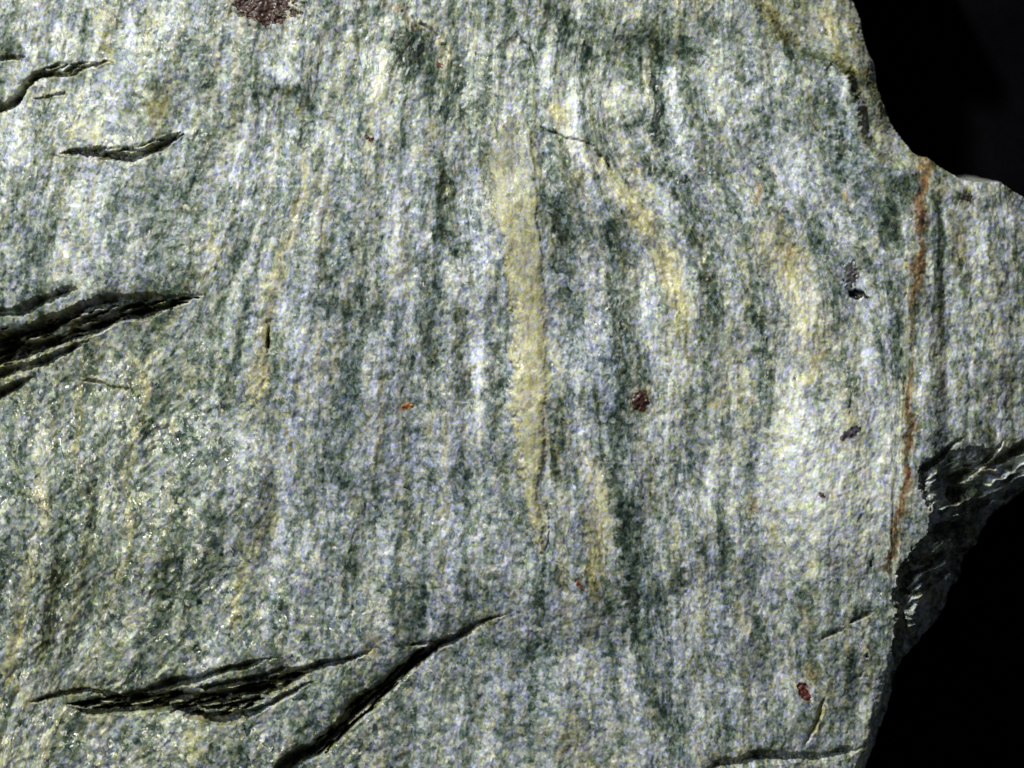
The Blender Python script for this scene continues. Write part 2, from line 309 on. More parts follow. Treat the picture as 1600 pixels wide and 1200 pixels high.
# ------------------------------------------------------------------ height of the face
Z = np.zeros_like(X)
Z -= 55 * ((X - 760) / 1000) ** 2 + 38 * ((Y - 560) / 700) ** 2
Z += 17 * perlin(X / 260, Y / 230, 81) + 10 * perlin(X / 95, Y / 120, 82) + 3.2 * perlin(U / 46, Y / 300, 84)
Z += 26 * np.exp(-(((X - 1280) / 150) ** 2 + ((Y - 760) / 170) ** 2))      # swelling on the right
Z += 3.0 * fbm(Uw / 34, Y / 240, 83, 1) + 1.0 * fbm(Uw / 14, Y / 50, 85, 2)  # ribs along the bands
Z += (1 - LL * .5) * (1 - .6 * vein) * (1.0 * perlin(X / 8.5, Y / 12, 87) + .55 * perlin(X / 4.2, Y / 5.6, 88)) + 2.4 * fbm(X / 30, Y / 36, 89, 2)
Z += .22 * perlin(X / 2.6, Y / 3.2, 90)
Z = Z * 1
# scaly lamellae running up to the right
ca, sa = math.cos(math.radians(44)), math.sin(math.radians(44))
P = (X * ca - Y * sa) + 5 * perlin(X / 40, Y / 40, 91); Q = (X * sa + Y * ca) + 5 * perlin(X / 35, Y / 45, 92)
P2 = P + 4 * perlin(X / 28, Y / 28, 97); Q2 = Q + 4 * perlin(X / 25, Y / 30, 98)
s1 = fbm(P2 / 34, Q2 / 15, 93, 2); s2 = perlin(P2 / 15, Q2 / 6.2, 94)
cl_ = .35 + 1.3 * np.clip(fbm(X / 70, Y / 55, 99, 2) + .3, 0, 1)
Z += LL * cl_ * (2.6 * s1 + .75 * s2 + .2 * perlin(P2 / 7, Q2 / 3.6, 95))
LLp = LL * (.35 + 1.2 * np.clip(fbm(X / 60, Y / 50, 96, 2) + .35, 0, 1))
tint -= LL * .16; tone += LL * (.07 * s1 + .07 * s2 - .065); ochre += LL * .05
Z += 5.5 * vein * sstep(350, 600, Y) * sstep(-1, 16, inside) + 2.5 * vein - 2 * brd
# thin sheets: steps in the face
def stepline(pts, drop, side, w, reach, soft=0):
    """lower the face on one side of a line by `drop`, rising back over `reach`"""
    global Z
    pts = catmull(pts, 5); sl = window(pts, reach * 1.2 + 20)
    d, t, s = dist(pts, sl, X + cxw, Y + cyw)
    e = np.clip(np.minimum(t, 1 - t) * 7, 0, 1)
    z = sstep(0, w, d) * np.clip(1 - d / reach, 0, 1) ** 1.3 * e
    Z[sl] -= np.where(s == side, z, 0) * drop
stepline([(853, 790), (856, 830), (848, 866)], 3, -1, 2, 40)
stepline([(415, 500), (420, 525), (416, 552)], 6, -1, 1.5, 30)
stepline([(650, 25), (680, 45), (700, 75), (697, 110)], 8, 1, 7, 70)
stepline([(805, 42), (822, 62), (834, 80), (838, 112)], 7, 1, 4, 60)
stepline([(835, 197), (862, 203), (890, 214), (930, 228), (952, 262)], 4.5, 1, 5, 90)
stepline([(905, 18), (960, 45), (1010, 50), (1060, 68), (1098, 95), (1112, 130)], 6, 1, 18, 90)
stepline([(1100, 120), (1106, 180), (1110, 240), (1112, 300)], 5, 1, 4, 40)
stepline([(1190, 440), (1200, 520), (1196, 620), (1190, 720), (1194, 800)], 4, 1, 6, 40)

def crack(pts, w, depth=4.6, tips=(.12, .12), bank=0, roll=.55):
    """an open fissure: sheer upper lip, sloping floor"""
    global Z, tone, ochre
    w = np.array(w, float); n0 = len(pts)
    p = catmull(pts, 5); sl = window(p, w.max() * 4 + 30)
    d, t, s = dist(p, sl, X + cxc, Y + cyc)
    wl = np.interp(t, np.linspace(0, 1, len(w)), w)
    wl = wl * np.clip(t / tips[0], .12, 1) * np.clip((1 - t) / tips[1], .12, 1) * (1 + .45 * perlin(X[sl] / 40, Y[sl] / 40, 101))
    q = np.clip(1 - d / np.maximum(wl, .5), 0, 1)
    z = q ** .5 * wl * depth
    Z[sl] -= z
    upper = (s * (1 if p[-1][0] > p[0][0] else -1)) < 0
    Z[sl] -= np.where(upper, wl * roll * np.exp(-np.maximum(d - wl * .6, 0) / (wl * 1.1 + 1.5)), 0)
    if bank: Z[sl] += bank * np.exp(-((d - wl * 1.6) / (wl * 1.2 + 1)) ** 2)
    near = np.exp(-(np.maximum(d - wl, 0) / 5) ** 2)
    ochre[sl] += .2 * near
crack([(-60, 92), (-20, 89), (10, 87), (40, 86)], [5, 5, 3])
crack([(-60, 220), (-20, 180), (8, 157), (34, 132), (60, 112), (100, 113), (130, 102), (174, 93)], [9, 8, 7, 7, 5, 4, 2.5], bank=2)
crack([(84, 240), (112, 238), (145, 239), (180, 245), (212, 243), (240, 231), (262, 220), (292, 204)], [4, 5, 5.5, 7, 7, 6, 3], bank=1.5)
crack([(-60, 500), (-20, 489), (30, 484), (68, 469), (95, 456), (122, 451)], [10, 9, 9, 7])
def splinter(pts, w, ang, dep, cover, seed):
    """a torn zone: many thin parallel slots with slivers of stone left between them"""
    global Z, ochre
    p = catmull(pts, 5); sl = window(p, max(w) * 1.6 + 10)
    d, t, s = dist(p, sl, X + cxc, Y + cyc)
    wl = np.interp(t, np.linspace(0, 1, len(w)), w) * np.clip((1 - t) / .12, .05, 1) * np.clip(t / .08, .05, 1)
    c, n_ = math.cos(math.radians(ang)), math.sin(math.radians(ang))
    a_ = X[sl] * c - Y[sl] * n_; b_ = X[sl] * n_ + Y[sl] * c
    b_ = b_ + 3 * perlin(a_ / 22, b_ / 30, seed + 5)
    f = fbm(a_ / 42, b_ / 6.5, seed, 3, .6) + cover
    m = np.clip((1 - d / np.maximum(wl, .5)) * 2.2, 0, 1)
    cut = sstep(-.05, .28, f * 1.0 + (m - 1) * .55) * sstep(0, .15, m)
    Z[sl] -= cut * dep * (.45 + .55 * m) + m * dep * .16
    ochre[sl] += .16 * m
splinter([(-60, 572), (-10, 548), (60, 526), (120, 507), (180, 488), (230, 481), (280, 470), (314, 460)], [36, 32, 27, 20, 15, 11, 6], 17, 46, .22, 150)
splinter([(100, 1104), (180, 1104), (260, 1100), (330, 1104), (390, 1086), (440, 1066), (490, 1050)], [8, 13, 17, 26, 26, 15, 5], 8, 44, .10, 160)
splinter([(690, 1010), (640, 1040), (600, 1076), (560, 1112), (520, 1152), (470, 1188)], [8, 13, 16, 17, 18, 16], 42, 40, .02, 170)
splinter([(0, 172), (40, 124), (90, 104), (150, 97)], [8, 10, 12, 5], 22, 16, -.05, 180)
splinter([(130, 234), (190, 236), (240, 224), (280, 204)], [5, 9, 9, 4], 12, 16, .0, 190)
crack([(-60, 560), (-10, 538), (50, 514), (110, 491), (160, 470), (215, 470), (260, 466), (318, 457)], [14, 13, 12, 11, 9, 7, 3], tips=(.01, .2))
crack([(-60, 570), (0, 553), (70, 536), (130, 518), (180, 500), (230, 489), (270, 476), (306, 461)], [12, 13, 12, 11, 9, 8, 3], tips=(.01, .2))
crack([(-60, 610), (-5, 584), (40, 572), (80, 560), (112, 545), (142, 529)], [9, 9, 8, 7, 5], tips=(.01, .15))
crack([(-60, 650), (-10, 618), (20, 603), (55, 590)], [8, 8, 4])
crack([(124, 597), (165, 601), (212, 609)], [2, 2.6, 1.5], depth=2)
crack([(45, 151), (70, 148), (102, 142)], [2, 2.2, 1.4])
crack([(36, 1102), (70, 1092), (122, 1085), (180, 1093), (232, 1081), (285, 1069), (340, 1052), (392, 1039), (444, 1029)], [3, 4, 4, 5, 8, 8, 8, 6, 3], tips=(.05, .15))
crack([(150, 1100), (230, 1094), (290, 1094), (350, 1088), (400, 1079), (440, 1062), (482, 1046), (522, 1036), (556, 1028), (588, 1012)], [4, 6, 8, 8, 9, 8, 7, 6, 5, 3], tips=(.1, .12))
crack([(100, 1112), (150, 1118), (190, 1114), (240, 1110), (292, 1116), (338, 1126), (385, 1117), (420, 1100), (462, 1078), (500, 1064)], [4, 5, 6, 6, 8, 9, 7, 5, 4, 3])
crack([(300, 1078), (360, 1070), (420, 1056), (455, 1046)], [6, 7, 7, 4])
crack([(360, 1108), (410, 1088), (450, 1070), (480, 1056)], [3, 4, 4, 2.5])
crack([(800, 961), (768, 969), (732, 985), (702, 1002), (672, 1018), (642, 1038), (618, 1060), (592, 1083), (562, 1108), (536, 1134), (510, 1158), (478, 1182), (430, 1208), (350, 1262)],
      [2, 4, 7, 8, 9, 9, 8, 8, 9, 12, 13, 13, 14, 14], tips=(.08, .1))
crack([(638, 1012), (662, 1009), (682, 1008)], [2, 3, 3])
crack([(600, 1062), (572, 1084), (548, 1106), (528, 1128), (500, 1150)], [3, 5, 6, 6, 3])
crack([(416, 548), (419, 530), (421, 515)], [2, 2.2, 1])
crack([(1285, 1001), (1303, 993), (1322, 983)], [3, 4, 3], depth=2)
crack([(1330, 975), (1345, 965), (1372, 958)], [3, 4, 3], depth=2)
crack([(1298, 1085), (1286, 1112), (1270, 1150), (1262, 1170)], [2, 4, 4, 2], depth=2)
crack([(1090, 1212), (1130, 1197), (1180, 1190), (1230, 1187), (1282, 1188), (1335, 1178), (1362, 1170)], [7, 8, 9, 9, 9, 8, 4], depth=1.6)
crack([(1357, 1031), (1360, 1026)], [4, 5], depth=2.5); crack([(1351, 1056), (1354, 1059)], [2, 2.5], depth=2)
crack([(936, 236), (948, 256), (957, 272)], [1.2, 2.2, 1.2])
crack([(1362, 874), (1366, 886)], [2, 3], depth=2)
crack([(1331, 590), (1332, 615), (1330, 650)], [.6, 1.4, 1.0], depth=2)

# upper-right ledge lying lower than the face
e1 = catmull([(1120, -330), (1150, -90), (1172, 0), (1208, 34), (1236, 72), (1270, 90), (1312, 104), (1330, 132), (1340, 180), (1352, 228), (1395, 262), (1440, 262), (1490, 300)], 5)
sl = (slice(0, NY), slice(0, NX))
d, t, s = dist(e1, sl, X + cxw, Y + cyw)
up = (s < 0) & (Y < 268) & (X < 1450)
Z -= np.where(up, (sstep(0, 22, d) * 24 + np.minimum(d, 130) * .25) * sstep(1450, 1395, X), 0)
LEDGE = up & (d > 3)
tone = np.where(up, tone * .75 + .14, tone); ochre = np.where(up, ochre + .20, ochre); tint = np.where(up, tint - .25, tint)
# right shoulder beyond the rust vein, with oblique sheets
rs = sstep(1440, 1640, X) * sstep(240, 330, Y)
Z -= rs * 38
tone += .06 * rs
Z -= 5 * sstep(1462, 1478, X - (Y - 300) * .03) * sstep(280, 320, Y) * sstep(720, 640, Y)
# broken side below the shoulder
e2 = catmull([(1720, 620), (1640, 668), (1592, 700), (1540, 700), (1480, 708), (1446, 728), (1436, 752), (1450, 786), (1452, 822), (1430, 856), (1404, 892), (1400, 945), (1401, 1000), (1404, 1060), (1392, 1120), (1375, 1200), (1340, 1300)], 5)
d2, t2, s2_ = dist(e2, sl, X + 2.2 * cxw, Y + 2.2 * cyw)
low = (s2_ < 0) & (X > 1300) & (Y > 600)
# terraces whose edges climb to the right
V = (Y - 700) + (X - 1450) * .36 + 16 * perlin(X / 70, Y / 50, 111) + 6 * perlin(X / 20, Y / 14, 112)
rid = 1 - 2 * np.abs(perlin(X / 120, V / 34, 113)); rid2 = 1 - 2 * np.abs(perlin(X / 46, V / 13, 115))
k2_ = sstep(4, 34, d2)
shelf = sstep(835, 768, Y + (X - 1450) * .12) * sstep(1425, 1465, X)
side_drop = 4 + 20 * sstep(0, 10, d2) * (1 - .8 * shelf) + (.52 - .40 * shelf) * d2 + .0026 * d2 ** 2 * (1 - .5 * shelf) - k2_ * (30 * rid * (1 - .45 * shelf) + 14 * rid2 * (1 - .3 * shelf) - 16)
LLp = np.where(low, .9, LLp); tint = np.where(low, tint - .2, tint) + 2.2 * perlin(X / 9, V / 5, 114) * sstep(3, 18, d2)
side_drop = np.clip(side_drop, 2, 420)
Z -= np.where(low, side_drop, 0)
SIDE = low & (d2 > 2)
# oblique slots cut in at the top of the side
for pts, w in (([(1440, 735), (1462, 722), (1490, 700), (1512, 684)], [7, 7, 5, 2]), ([(1470, 745), (1500, 748), (1530, 735), (1560, 706), (1578, 690)], [9, 9, 6, 5, 3]),
               ([(1545, 735), (1570, 720), (1600, 706), (1640, 690)], [6, 9, 9, 8]), ([(1480, 775), (1510, 772), (1535, 770)], [10, 12, 8]),
               ([(1455, 835), (1490, 832), (1525, 826)], [12, 14, 8]), ([(1420, 880), (1460, 876), (1500, 872), (1540, 862)], [5, 8, 8, 5]),
               ([(1408, 925), (1440, 928), (1470, 918)], [4, 6, 5])):
    crack(pts, w, depth=3.0)

# outline of the whole stone
OUT = [(1344, -12), (1352, 14), (1357, 38), (1364, 72), (1374, 93), (1380, 128), (1388, 156), (1400, 184), (1413, 206), (1427, 226), (1444, 240), (1460, 245), (1477, 259), (1495, 268),
       (1514, 277), (1548, 281), (1574, 283), (1593, 292), (1636, 322), (1695, 420), (1710, 560), (1690, 680), (1622, 766), (1588, 800), (1564, 824), (1546, 852), (1524, 882), (1512, 916),
       (1500, 945), (1480, 976), (1452, 1002), (1428, 1026), (1411, 1048), (1406, 1068), (1399, 1092), (1392, 1122), (1381, 1152), (1371, 1176), (1360, 1204), (1340, 1270), (1290, 1340),
       (1150, 1410), (900, 1465), (400, 1490), (0, 1480), (-350, 1410), (-520, 1100), (-565, 600), (-480, 150), (-270, -220), (200, -340), (700, -350), (1050, -300), (1240, -190), (1325, -70), (1344, -12)]
oc = catmull(OUT, 4)
do, to, _ = dist(oc, sl, X + cxw * .5, Y + cyw * .5)
ins = np.zeros(X.shape, bool)
for k in range(len(oc) - 1):
    (x0, y0), (x1, y1) = oc[k], oc[k + 1]
    if y0 == y1: continue
    c = ((y0 > Y) != (y1 > Y)) & (X + cxw * .5 < (x1 - x0) * (Y + cyw * .5 - y0) / (y1 - y0) + x0)
    ins ^= c
sd = np.where(ins, do, -do)                                     # + inside
infr = sstep(1180, 1300, X) * sstep(-120, -30, Y) * sstep(1320, 1230, Y)   # steep on the broken right side, sloping elsewhere
out_ = np.maximum(-sd, 0)
wall = out_ * (14 * infr + (1.5 + .9 * fbm(X / 140, Y / 140, 145, 2)) * (1 - infr))
strat = wall / 46 + 1.6 * fbm(X / 120, Y / 120, 146, 2)
fade_ = sstep(0, 40, wall) * sstep(500, 360, wall)
wall = wall + (1 - infr) * fade_ * (1 - sstep(1150, 1320, X) * sstep(100, -60, Y)) * (17 * (2 * np.abs(strat % 1 - .5)) - 8 + 14 * perlin(X / 34, Y / 34, 147) + 5 * perlin(X / 11, Y / 11, 148))
wall = wall + infr * fade_ * (20 * perlin(X / 30, Y / 30, 149))
edge = np.where(sd > 0, 26 * np.clip(1 - sd / 34, 0, 1) ** 2, 26 + np.maximum(wall, 0))
Zt = TOP + Z - edge
Zt -= np.where(ins, 0, 0)
keep = (Zt > 2) | (sd > 0)
con = sd > 0
for _i in range(110):                        # drop loose crumbs: keep only what hangs together with the face
    g_ = con.copy()
    g_[1:] |= con[:-1]; g_[:-1] |= con[1:]; g_[:, 1:] |= con[:, :-1]; g_[:, :-1] |= con[:, 1:]
    g_ &= keep
    if (g_ == con).all(): break
    con = g_
keep = con
Zt = np.where(keep, np.maximum(Zt, 1.5), 1.5)
F_ = np.maximum(edge - 26, 0) * .8
wm_ = sstep(0, 50, F_)
tone = tone * (1 - wm_) + wm_ * (.44 + .28 * fbm((X + F_) / 24, (Y + F_ * .9) / 40, 150, 3))
ochre = ochre * (1 - wm_) + wm_ * (.28 + .2 * fbm((X + F_) / 40, (Y + F_ * .9) / 60, 151, 3)); rust *= 1 - wm_
tone = .5 + (tone - .5) * .86
ochre = ochre - chalk * (ochre * .45)
tone = np.where(tone > .68, .68 + (tone - .68) * .5, tone); tone = np.where(tone < .25, .25 - (.25 - tone) * .6, tone)
tone = np.clip(tone, 0.03, 1); ochre = np.clip(ochre, 0, 1); tint = np.clip(tint * .5 + .5, 0, 1); rust = np.clip(rust, 0, 1)

# ------------------------------------------------------------------ materials
def srgb(r, g, b):
    f = lambda c: (c / 255 / 12.92) if c <= 10 else ((c / 255 + .055) / 1.055) ** 2.4
    return (f(r), f(g), f(b), 1)
class NT:
    def __init__(s, name):
        s.m = bpy.data.materials.new(name); s.m.use_nodes = True; s.t = s.m.node_tree
        s.b = s.t.nodes['Principled BSDF']
    def n(s, typ, **k):
        nd = s.t.nodes.new(typ)
        for a, v in k.items(): setattr(nd, a, v)
        return nd
    def put(s, sock, v):
        if isinstance(v, bpy.types.NodeSocket): s.t.links.new(v, sock)
        else: sock.default_value = v
    def math(s, op, a, b=0.0, c=0.0, clamp=False):
        nd = s.n('ShaderNodeMath', operation=op, use_clamp=clamp)
        for i, v in enumerate((a, b, c)): s.put(nd.inputs[i], v)
        return nd.outputs[0]
    def vmath(s, op, a, b):
        nd = s.n('ShaderNodeVectorMath', operation=op); s.put(nd.inputs[0], a); s.put(nd.inputs[1], b); return nd.outputs[0]
    def mix(s, f, a, b, mode='MIX'):
        nd = s.n('ShaderNodeMix', data_type='RGBA', blend_type=mode)
        s.put(nd.inputs[0], f); s.put(nd.inputs[6], a); s.put(nd.inputs[7], b); return nd.outputs[2]
    def ramp(s, f, stops):
        nd = s.n('ShaderNodeValToRGB'); cr = nd.color_ramp
        cr.elements[0].position = stops[0][0]; cr.elements[0].color = stops[0][1]
        cr.elements[1].position = stops[-1][0]; cr.elements[1].color = stops[-1][1]
        for p, c in stops[1:-1]:
            e = cr.elements.new(p); e.color = c
        s.put(nd.inputs[0], f); return nd.outputs[0]
    def vor(s, vec, scale):
        nd = s.n('ShaderNodeTexVoronoi', voronoi_dimensions='2D'); s.put(nd.inputs['Vector'], vec); nd.inputs['Scale'].default_value = scale
        sp = s.n('ShaderNodeSeparateColor'); s.put(sp.inputs[0], nd.outputs['Color'])
        return sp.outputs
    def noise(s, vec, scale, detail=2.0, rough=.6):
        nd = s.n('ShaderNodeTexNoise', noise_dimensions='2D'); s.put(nd.inputs['Vector'], vec)
        nd.inputs['Scale'].default_value = scale; nd.inputs['Detail'].default_value = detail; nd.inputs['Roughness'].default_value = rough
        return nd.outputs

def stone_material(name, ochre_gain=1.0):
    k = NT(name)
    a = k.n('ShaderNodeAttribute', attribute_name='mineral'); sp = k.n('ShaderNodeSeparateColor'); k.put(sp.inputs[0], a.outputs['Color'])
    tone_, och, rus = sp.outputs
    f = k.n('ShaderNodeAttribute', attribute_name='flow')
    fs = k.n('ShaderNodeSeparateXYZ'); k.put(fs.inputs[0], f.outputs['Vector'])
    base = k.vmath('MULTIPLY', f.outputs['Vector'], (1.0, .78, 0.0))
    nz = k.noise(base, .16, 2.0)
    w1 = k.vmath('MULTIPLY', k.vmath('SUBTRACT', nz['Color'], (.5, .5, .5)), (11.0, 11.0, 0.0))
    vec = k.vmath('ADD', base, w1)
    v1 = k.vor(vec, 1 / 6.0); v2 = k.vor(vec, 1 / 3.0); v3 = k.vor(k.vmath('ADD', vec, (31.0, 17.0, 0.0)), 1 / 12.0)
    n1 = k.noise(base, .22, 3.0, .7)
    j = k.math('MULTIPLY_ADD', k.math('SUBTRACT', v1[0], .5), .23, 0.0)
    j = k.math('MULTIPLY_ADD', k.math('SUBTRACT', v2[0], .5), .17, j)
    j = k.math('MULTIPLY_ADD', k.math('SUBTRACT', v3[0], .5), .12, j)
    j = k.math('MULTIPLY_ADD', k.math('SUBTRACT', n1['Fac'], .5), .32, j)
    # the tan and ochre layers are finer and more even than the green ones
    calm = k.math('SUBTRACT', 1.0, k.math('MULTIPLY', och, .35))
    t = k.math('MULTIPLY_ADD', j, calm, tone_, clamp=True)
    col = k.ramp(t, [(0.0, srgb(22, 34, 30)), (.14, srgb(50, 65, 56)), (.30, srgb(88, 102, 95)), (.46, srgb(127, 133, 137)), (.60, srgb(157, 162, 168)),
                     (.78, srgb(190, 194, 200)), (1.0, srgb(228, 231, 238))])
    och_c = k.ramp(t, [(0.0, srgb(36, 38, 16)), (.25, srgb(90, 88, 54)), (.5, srgb(146, 138, 98)), (.7, srgb(180, 172, 133)), (1.0, srgb(236, 226, 198))])
    jo = k.math('MULTIPLY_ADD', k.math('SUBTRACT', v1[1], .5), .60, och)
    jo = k.math('MULTIPLY_ADD', k.math('SUBTRACT', v2[1], .5), .36, jo)
    jo = k.math('MULTIPLY', k.math('MAXIMUM', jo, 0.0), 1.0 * ochre_gain, clamp=True)
    col = k.mix(jo, col, och_c)
    tn = k.math('MULTIPLY_ADD', k.math('SUBTRACT', a.outputs['Alpha'], .5), 2.0, k.math('MULTIPLY', k.math('SUBTRACT', v1[2], .5), .9))
    col = k.mix(k.math('MULTIPLY', tn, .9, clamp=True), col, (.90, .95, 1.24, 1), 'MULTIPLY')
    col = k.mix(k.math('MULTIPLY', tn, -.9, clamp=True), col, (.95, 1.03, .74, 1), 'MULTIPLY')
    # single grains lean to lilac, teal or green
    lil = k.math('MULTIPLY', k.math('SUBTRACT', v1[2], .60, clamp=True), 1.5)
    col = k.mix(lil, col, (1.07, .96, 1.14, 1), 'MULTIPLY')
    grn = k.math('MULTIPLY', k.math('SUBTRACT', .42, v2[2], clamp=True), 1.5)
    col = k.mix(grn, col, (.88, 1.0, .76, 1), 'MULTIPLY')
    tl = k.math('MULTIPLY', k.math('SUBTRACT', v3[1], .58, clamp=True), 1.3)
    col = k.mix(tl, col, (.92, 1.0, .98, 1), 'MULTIPLY')
    rc = k.ramp(t, [(0.0, srgb(30, 8, 4)), (.25, srgb(88, 60, 40)), (.5, srgb(146, 106, 66)), (.75, srgb(186, 152, 104)), (1.0, srgb(225, 190, 140))])
    jr = k.math('MULTIPLY_ADD', k.math('SUBTRACT', v1[0], .5), k.math('MULTIPLY', rus, .9), rus, clamp=True)
    col = k.mix(jr, col, rc)
    k.put(k.b.inputs['Base Color'], col)
    k.put(k.b.inputs['Roughness'], k.math('MULTIPLY_ADD', v1[0], .3, k.math('MULTIPLY_ADD', fs.outputs[2], -.10, .32)))
    k.put(k.b.inputs['Specular IOR Level'], k.math('MULTIPLY_ADD', fs.outputs[2], .12, .5))
    # mica flakes: each small cell is tilted its own way
    gl = k.math('MULTIPLY_ADD', fs.outputs[2], .55, .20)
    geo = k.n('ShaderNodeNewGeometry')
    cv = k.n('ShaderNodeCombineXYZ'); [k.put(cv.inputs[i], k.math('MULTIPLY_ADD', v1[2 - i], .9, k.math('MULTIPLY_ADD', v2[i], .7, -.8))) for i in range(2)]
    sc = k.n('ShaderNodeVectorMath', operation='SCALE'); k.put(sc.inputs[0], cv.outputs[0]); k.put(sc.inputs['Scale'], gl)
    nn = k.n('ShaderNodeVectorMath', operation='NORMALIZE'); k.put(nn.inputs[0], k.vmath('ADD', geo.outputs['Normal'], sc.outputs[0]))
    bp = k.n('ShaderNodeBump'); bp.inputs['Strength'].default_value = .4; bp.inputs['Distance'].default_value = 1.0 * S
    k.put(bp.inputs['Height'], k.math('ADD', n1['Fac'], k.math('MULTIPLY', v1[0], .5))); k.put(bp.inputs['Normal'], nn.outputs[0])
    k.put(k.b.inputs['Normal'], bp.outputs[0])
    k.b.inputs['Coat Weight'].default_value = 0
    return k.m

def grain_material(name, dark, light, rough=.3):
    k = NT(name)
    tc = k.n('ShaderNodeTexCoord')
    sc = k.vmath('MULTIPLY', tc.outputs['Object'], (1 / S, 1 / S, 1 / S))
    v = k.vor(sc, 1 / 2.6); n = k.noise(sc, .12, 3)
    f = k.math('ADD', k.math('MULTIPLY', v[0], .4), k.math('MULTIPLY', k.math('SUBTRACT', n['Fac'], .3), 1.1), clamp=True)
    k.put(k.b.inputs['Base Color'], k.ramp(f, [(0.0, dark), (.55, tuple((a * .6 + b * .4) for a, b in zip(dark, light))), (1.0, light)]))
    k.put(k.b.inputs['Roughness'], k.math('MULTIPLY_ADD', v[1], .35, rough))
    bp = k.n('ShaderNodeBump'); bp.inputs['Strength'].default_value = .5; bp.inputs['Distance'].default_value = 1.2 * S
    k.put(bp.inputs['Height'], v[2]); k.put(k.b.inputs['Normal'], bp.outputs[0])
    return k.m
M_STONE = stone_material('banded_schist')
M_VEIN = stone_material('pale_ochre_vein_mineral', 1.0)
M_RUST = stone_material('rust_stained_seam', 1.0)

# ------------------------------------------------------------------ grains: small patches of other mineral, and one black pit
# name, label, centre, radii, angle, lift, material colours
GR = [
 ('mineral_grain', 'large dark reddish brown grain cluster cut by the top edge', (412, 2, 44, 30, 10), -3, srgb(28, 16, 12), srgb(80, 54, 44)),
 ('mineral_grain', 'red brown grain beside the dark green band', (1000, 627, 12, 15, 25), 1.5, srgb(34, 16, 12), srgb(88, 52, 38)),
 ('mineral_grain', 'sunken black pit in the pale area of the right half, its shade given by colour', (1341, 459, 17, 8, 14), -5, srgb(6, 7, 5), srgb(42, 44, 34)),  # a pit, not a grain: the shade inside is painted as black colour
 ('mineral_grain', 'black speckled grain just above the black pit', (1330, 429, 11, 17, -10), 1, srgb(20, 18, 20), srgb(130, 126, 128)),
 ('mineral_grain', 'dark purplish grain in the white patch', (1328, 676, 17, 8, -22), 0, srgb(30, 24, 32), srgb(112, 104, 112)),
 ('mineral_grain', 'deep red comma shaped grain near the lower right', (1256, 1080, 7, 17, -24), -2, srgb(38, 8, 6), srgb(108, 44, 30)),
 ('mineral_grain', 'small orange rust grain left of the central vein', (636, 634, 10, 5, -20), 1, srgb(104, 60, 26), srgb(196, 140, 86)),
 ('mineral_grain', 'small red brown grain low in the middle', (904, 911, 4, 9, -30), 0, srgb(62, 28, 18), srgb(132, 84, 56)),
 ('mineral_grain', 'tiny dark red grain in the upper left middle', (574, 215, 5, 4, 0), 0, srgb(40, 24, 22), srgb(92, 66, 56)),
 ('mineral_grain', 'tiny red grain left of the upper dark patch', (687, 99, 7, 4, 35), 0, srgb(74, 34, 30), srgb(140, 96, 80)),
 ('mineral_grain', 'small brown grain in the cream patch by the rust seam', (1280, 771, 6, 3, 15), -1, srgb(36, 18, 12), srgb(110, 66, 44)),
 ('mineral_grain', 'soft black grain near the right hand corner', (1510, 306, 11, 7, 10), 0, srgb(26, 26, 22), srgb(92, 90, 76)),
]
part = np.zeros(X.shape, np.int16)
part[SIDE & (sd > 2)] = 1
part[LEDGE & (sd > 2) & (Y > -300)] = 2
part[(vein > .5)] = 3
part[(rustv > .33)] = 4
for i, (_, _, (gx, gy, ra, rb, an), lift, _, _) in enumerate(GR):
    a = math.radians(an); sl = window([(gx, gy)], max(ra, rb) * 2)
    dx = X[sl] + wx[sl] * .55 + cxw[sl] * .6 - gx; dy = Y[sl] + wy[sl] * .45 + cyw[sl] * .6 - gy
    p_ = (dx * math.cos(a) + dy * math.sin(a)) / ra; q_ = (-dx * math.sin(a) + dy * math.cos(a)) / rb
    r = np.hypot(p_, q_)
    if i == 0: r = r + .55 * perlin(X[sl] / 12, Y[sl] / 12, 120) + .35 * perlin(X[sl] / 4, Y[sl] / 4, 124)
    if i == 3: r = r + .5 * perlin(X[sl] / 5, Y[sl] / 6, 121)
    if i == 4: r = r + .4 * perlin(X[sl] / 5, Y[sl] / 5, 122)
    m = r < 1
    sub = part[sl]; sub[m] = 10 + i; part[sl] = sub
    prof = np.sqrt(np.clip(1 - r * r, 0, 1))
    Zt[sl] += lift * prof * 1.6 + np.where(m, 1.6 * perlin(X[sl] / 6, Y[sl] / 5, 130 + i), 0)
    tone[sl] -= .12 * np.exp(-np.maximum(r - 1, 0) * 3)
    rust[sl] = np.maximum(rust[sl], .30 * np.exp(-np.maximum(r - 1, 0) * 3) * (i not in (2, 3, 4, 11)))

# ------------------------------------------------------------------ build meshes
wxyz = np.stack([(X - 800) * S, (600 - Y) * S, Zt * S], -1).reshape(-1, 3)
mineral = np.stack([tone, ochre, rust, tint], -1).reshape(-1, 4).astype(np.float32)
fall = np.maximum(edge - 26, 0) * .8
flow = np.stack([X * .35 + U * .65 + fall, Y + fall * .9, LLp], -1).reshape(-1, 3).astype(np.float32)
idx = np.arange(NX * NY, dtype=np.int32).reshape(NY, NX)
qa, qb, qc, qd = idx[:-1, :-1], idx[1:, :-1], idx[1:, 1:], idx[:-1, 1:]
quads = np.stack([qa, qb, qc, qd], -1)
kp = keep[:-1, :-1] | keep[1:, :-1] | keep[1:, 1:] | keep[:-1, 1:]
fp = part[:-1, :-1]

# smooth normals over the whole face, so that patches meet without a seam
gy_, gx_ = np.gradient(Zt.astype(np.float64), ay, ax)
nrm = np.stack([-gx_, gy_, np.ones_like(gx_)], -1); nrm /= np.linalg.norm(nrm, axis=-1, keepdims=True)
nrm = nrm.reshape(-1, 3).astype(np.float32)

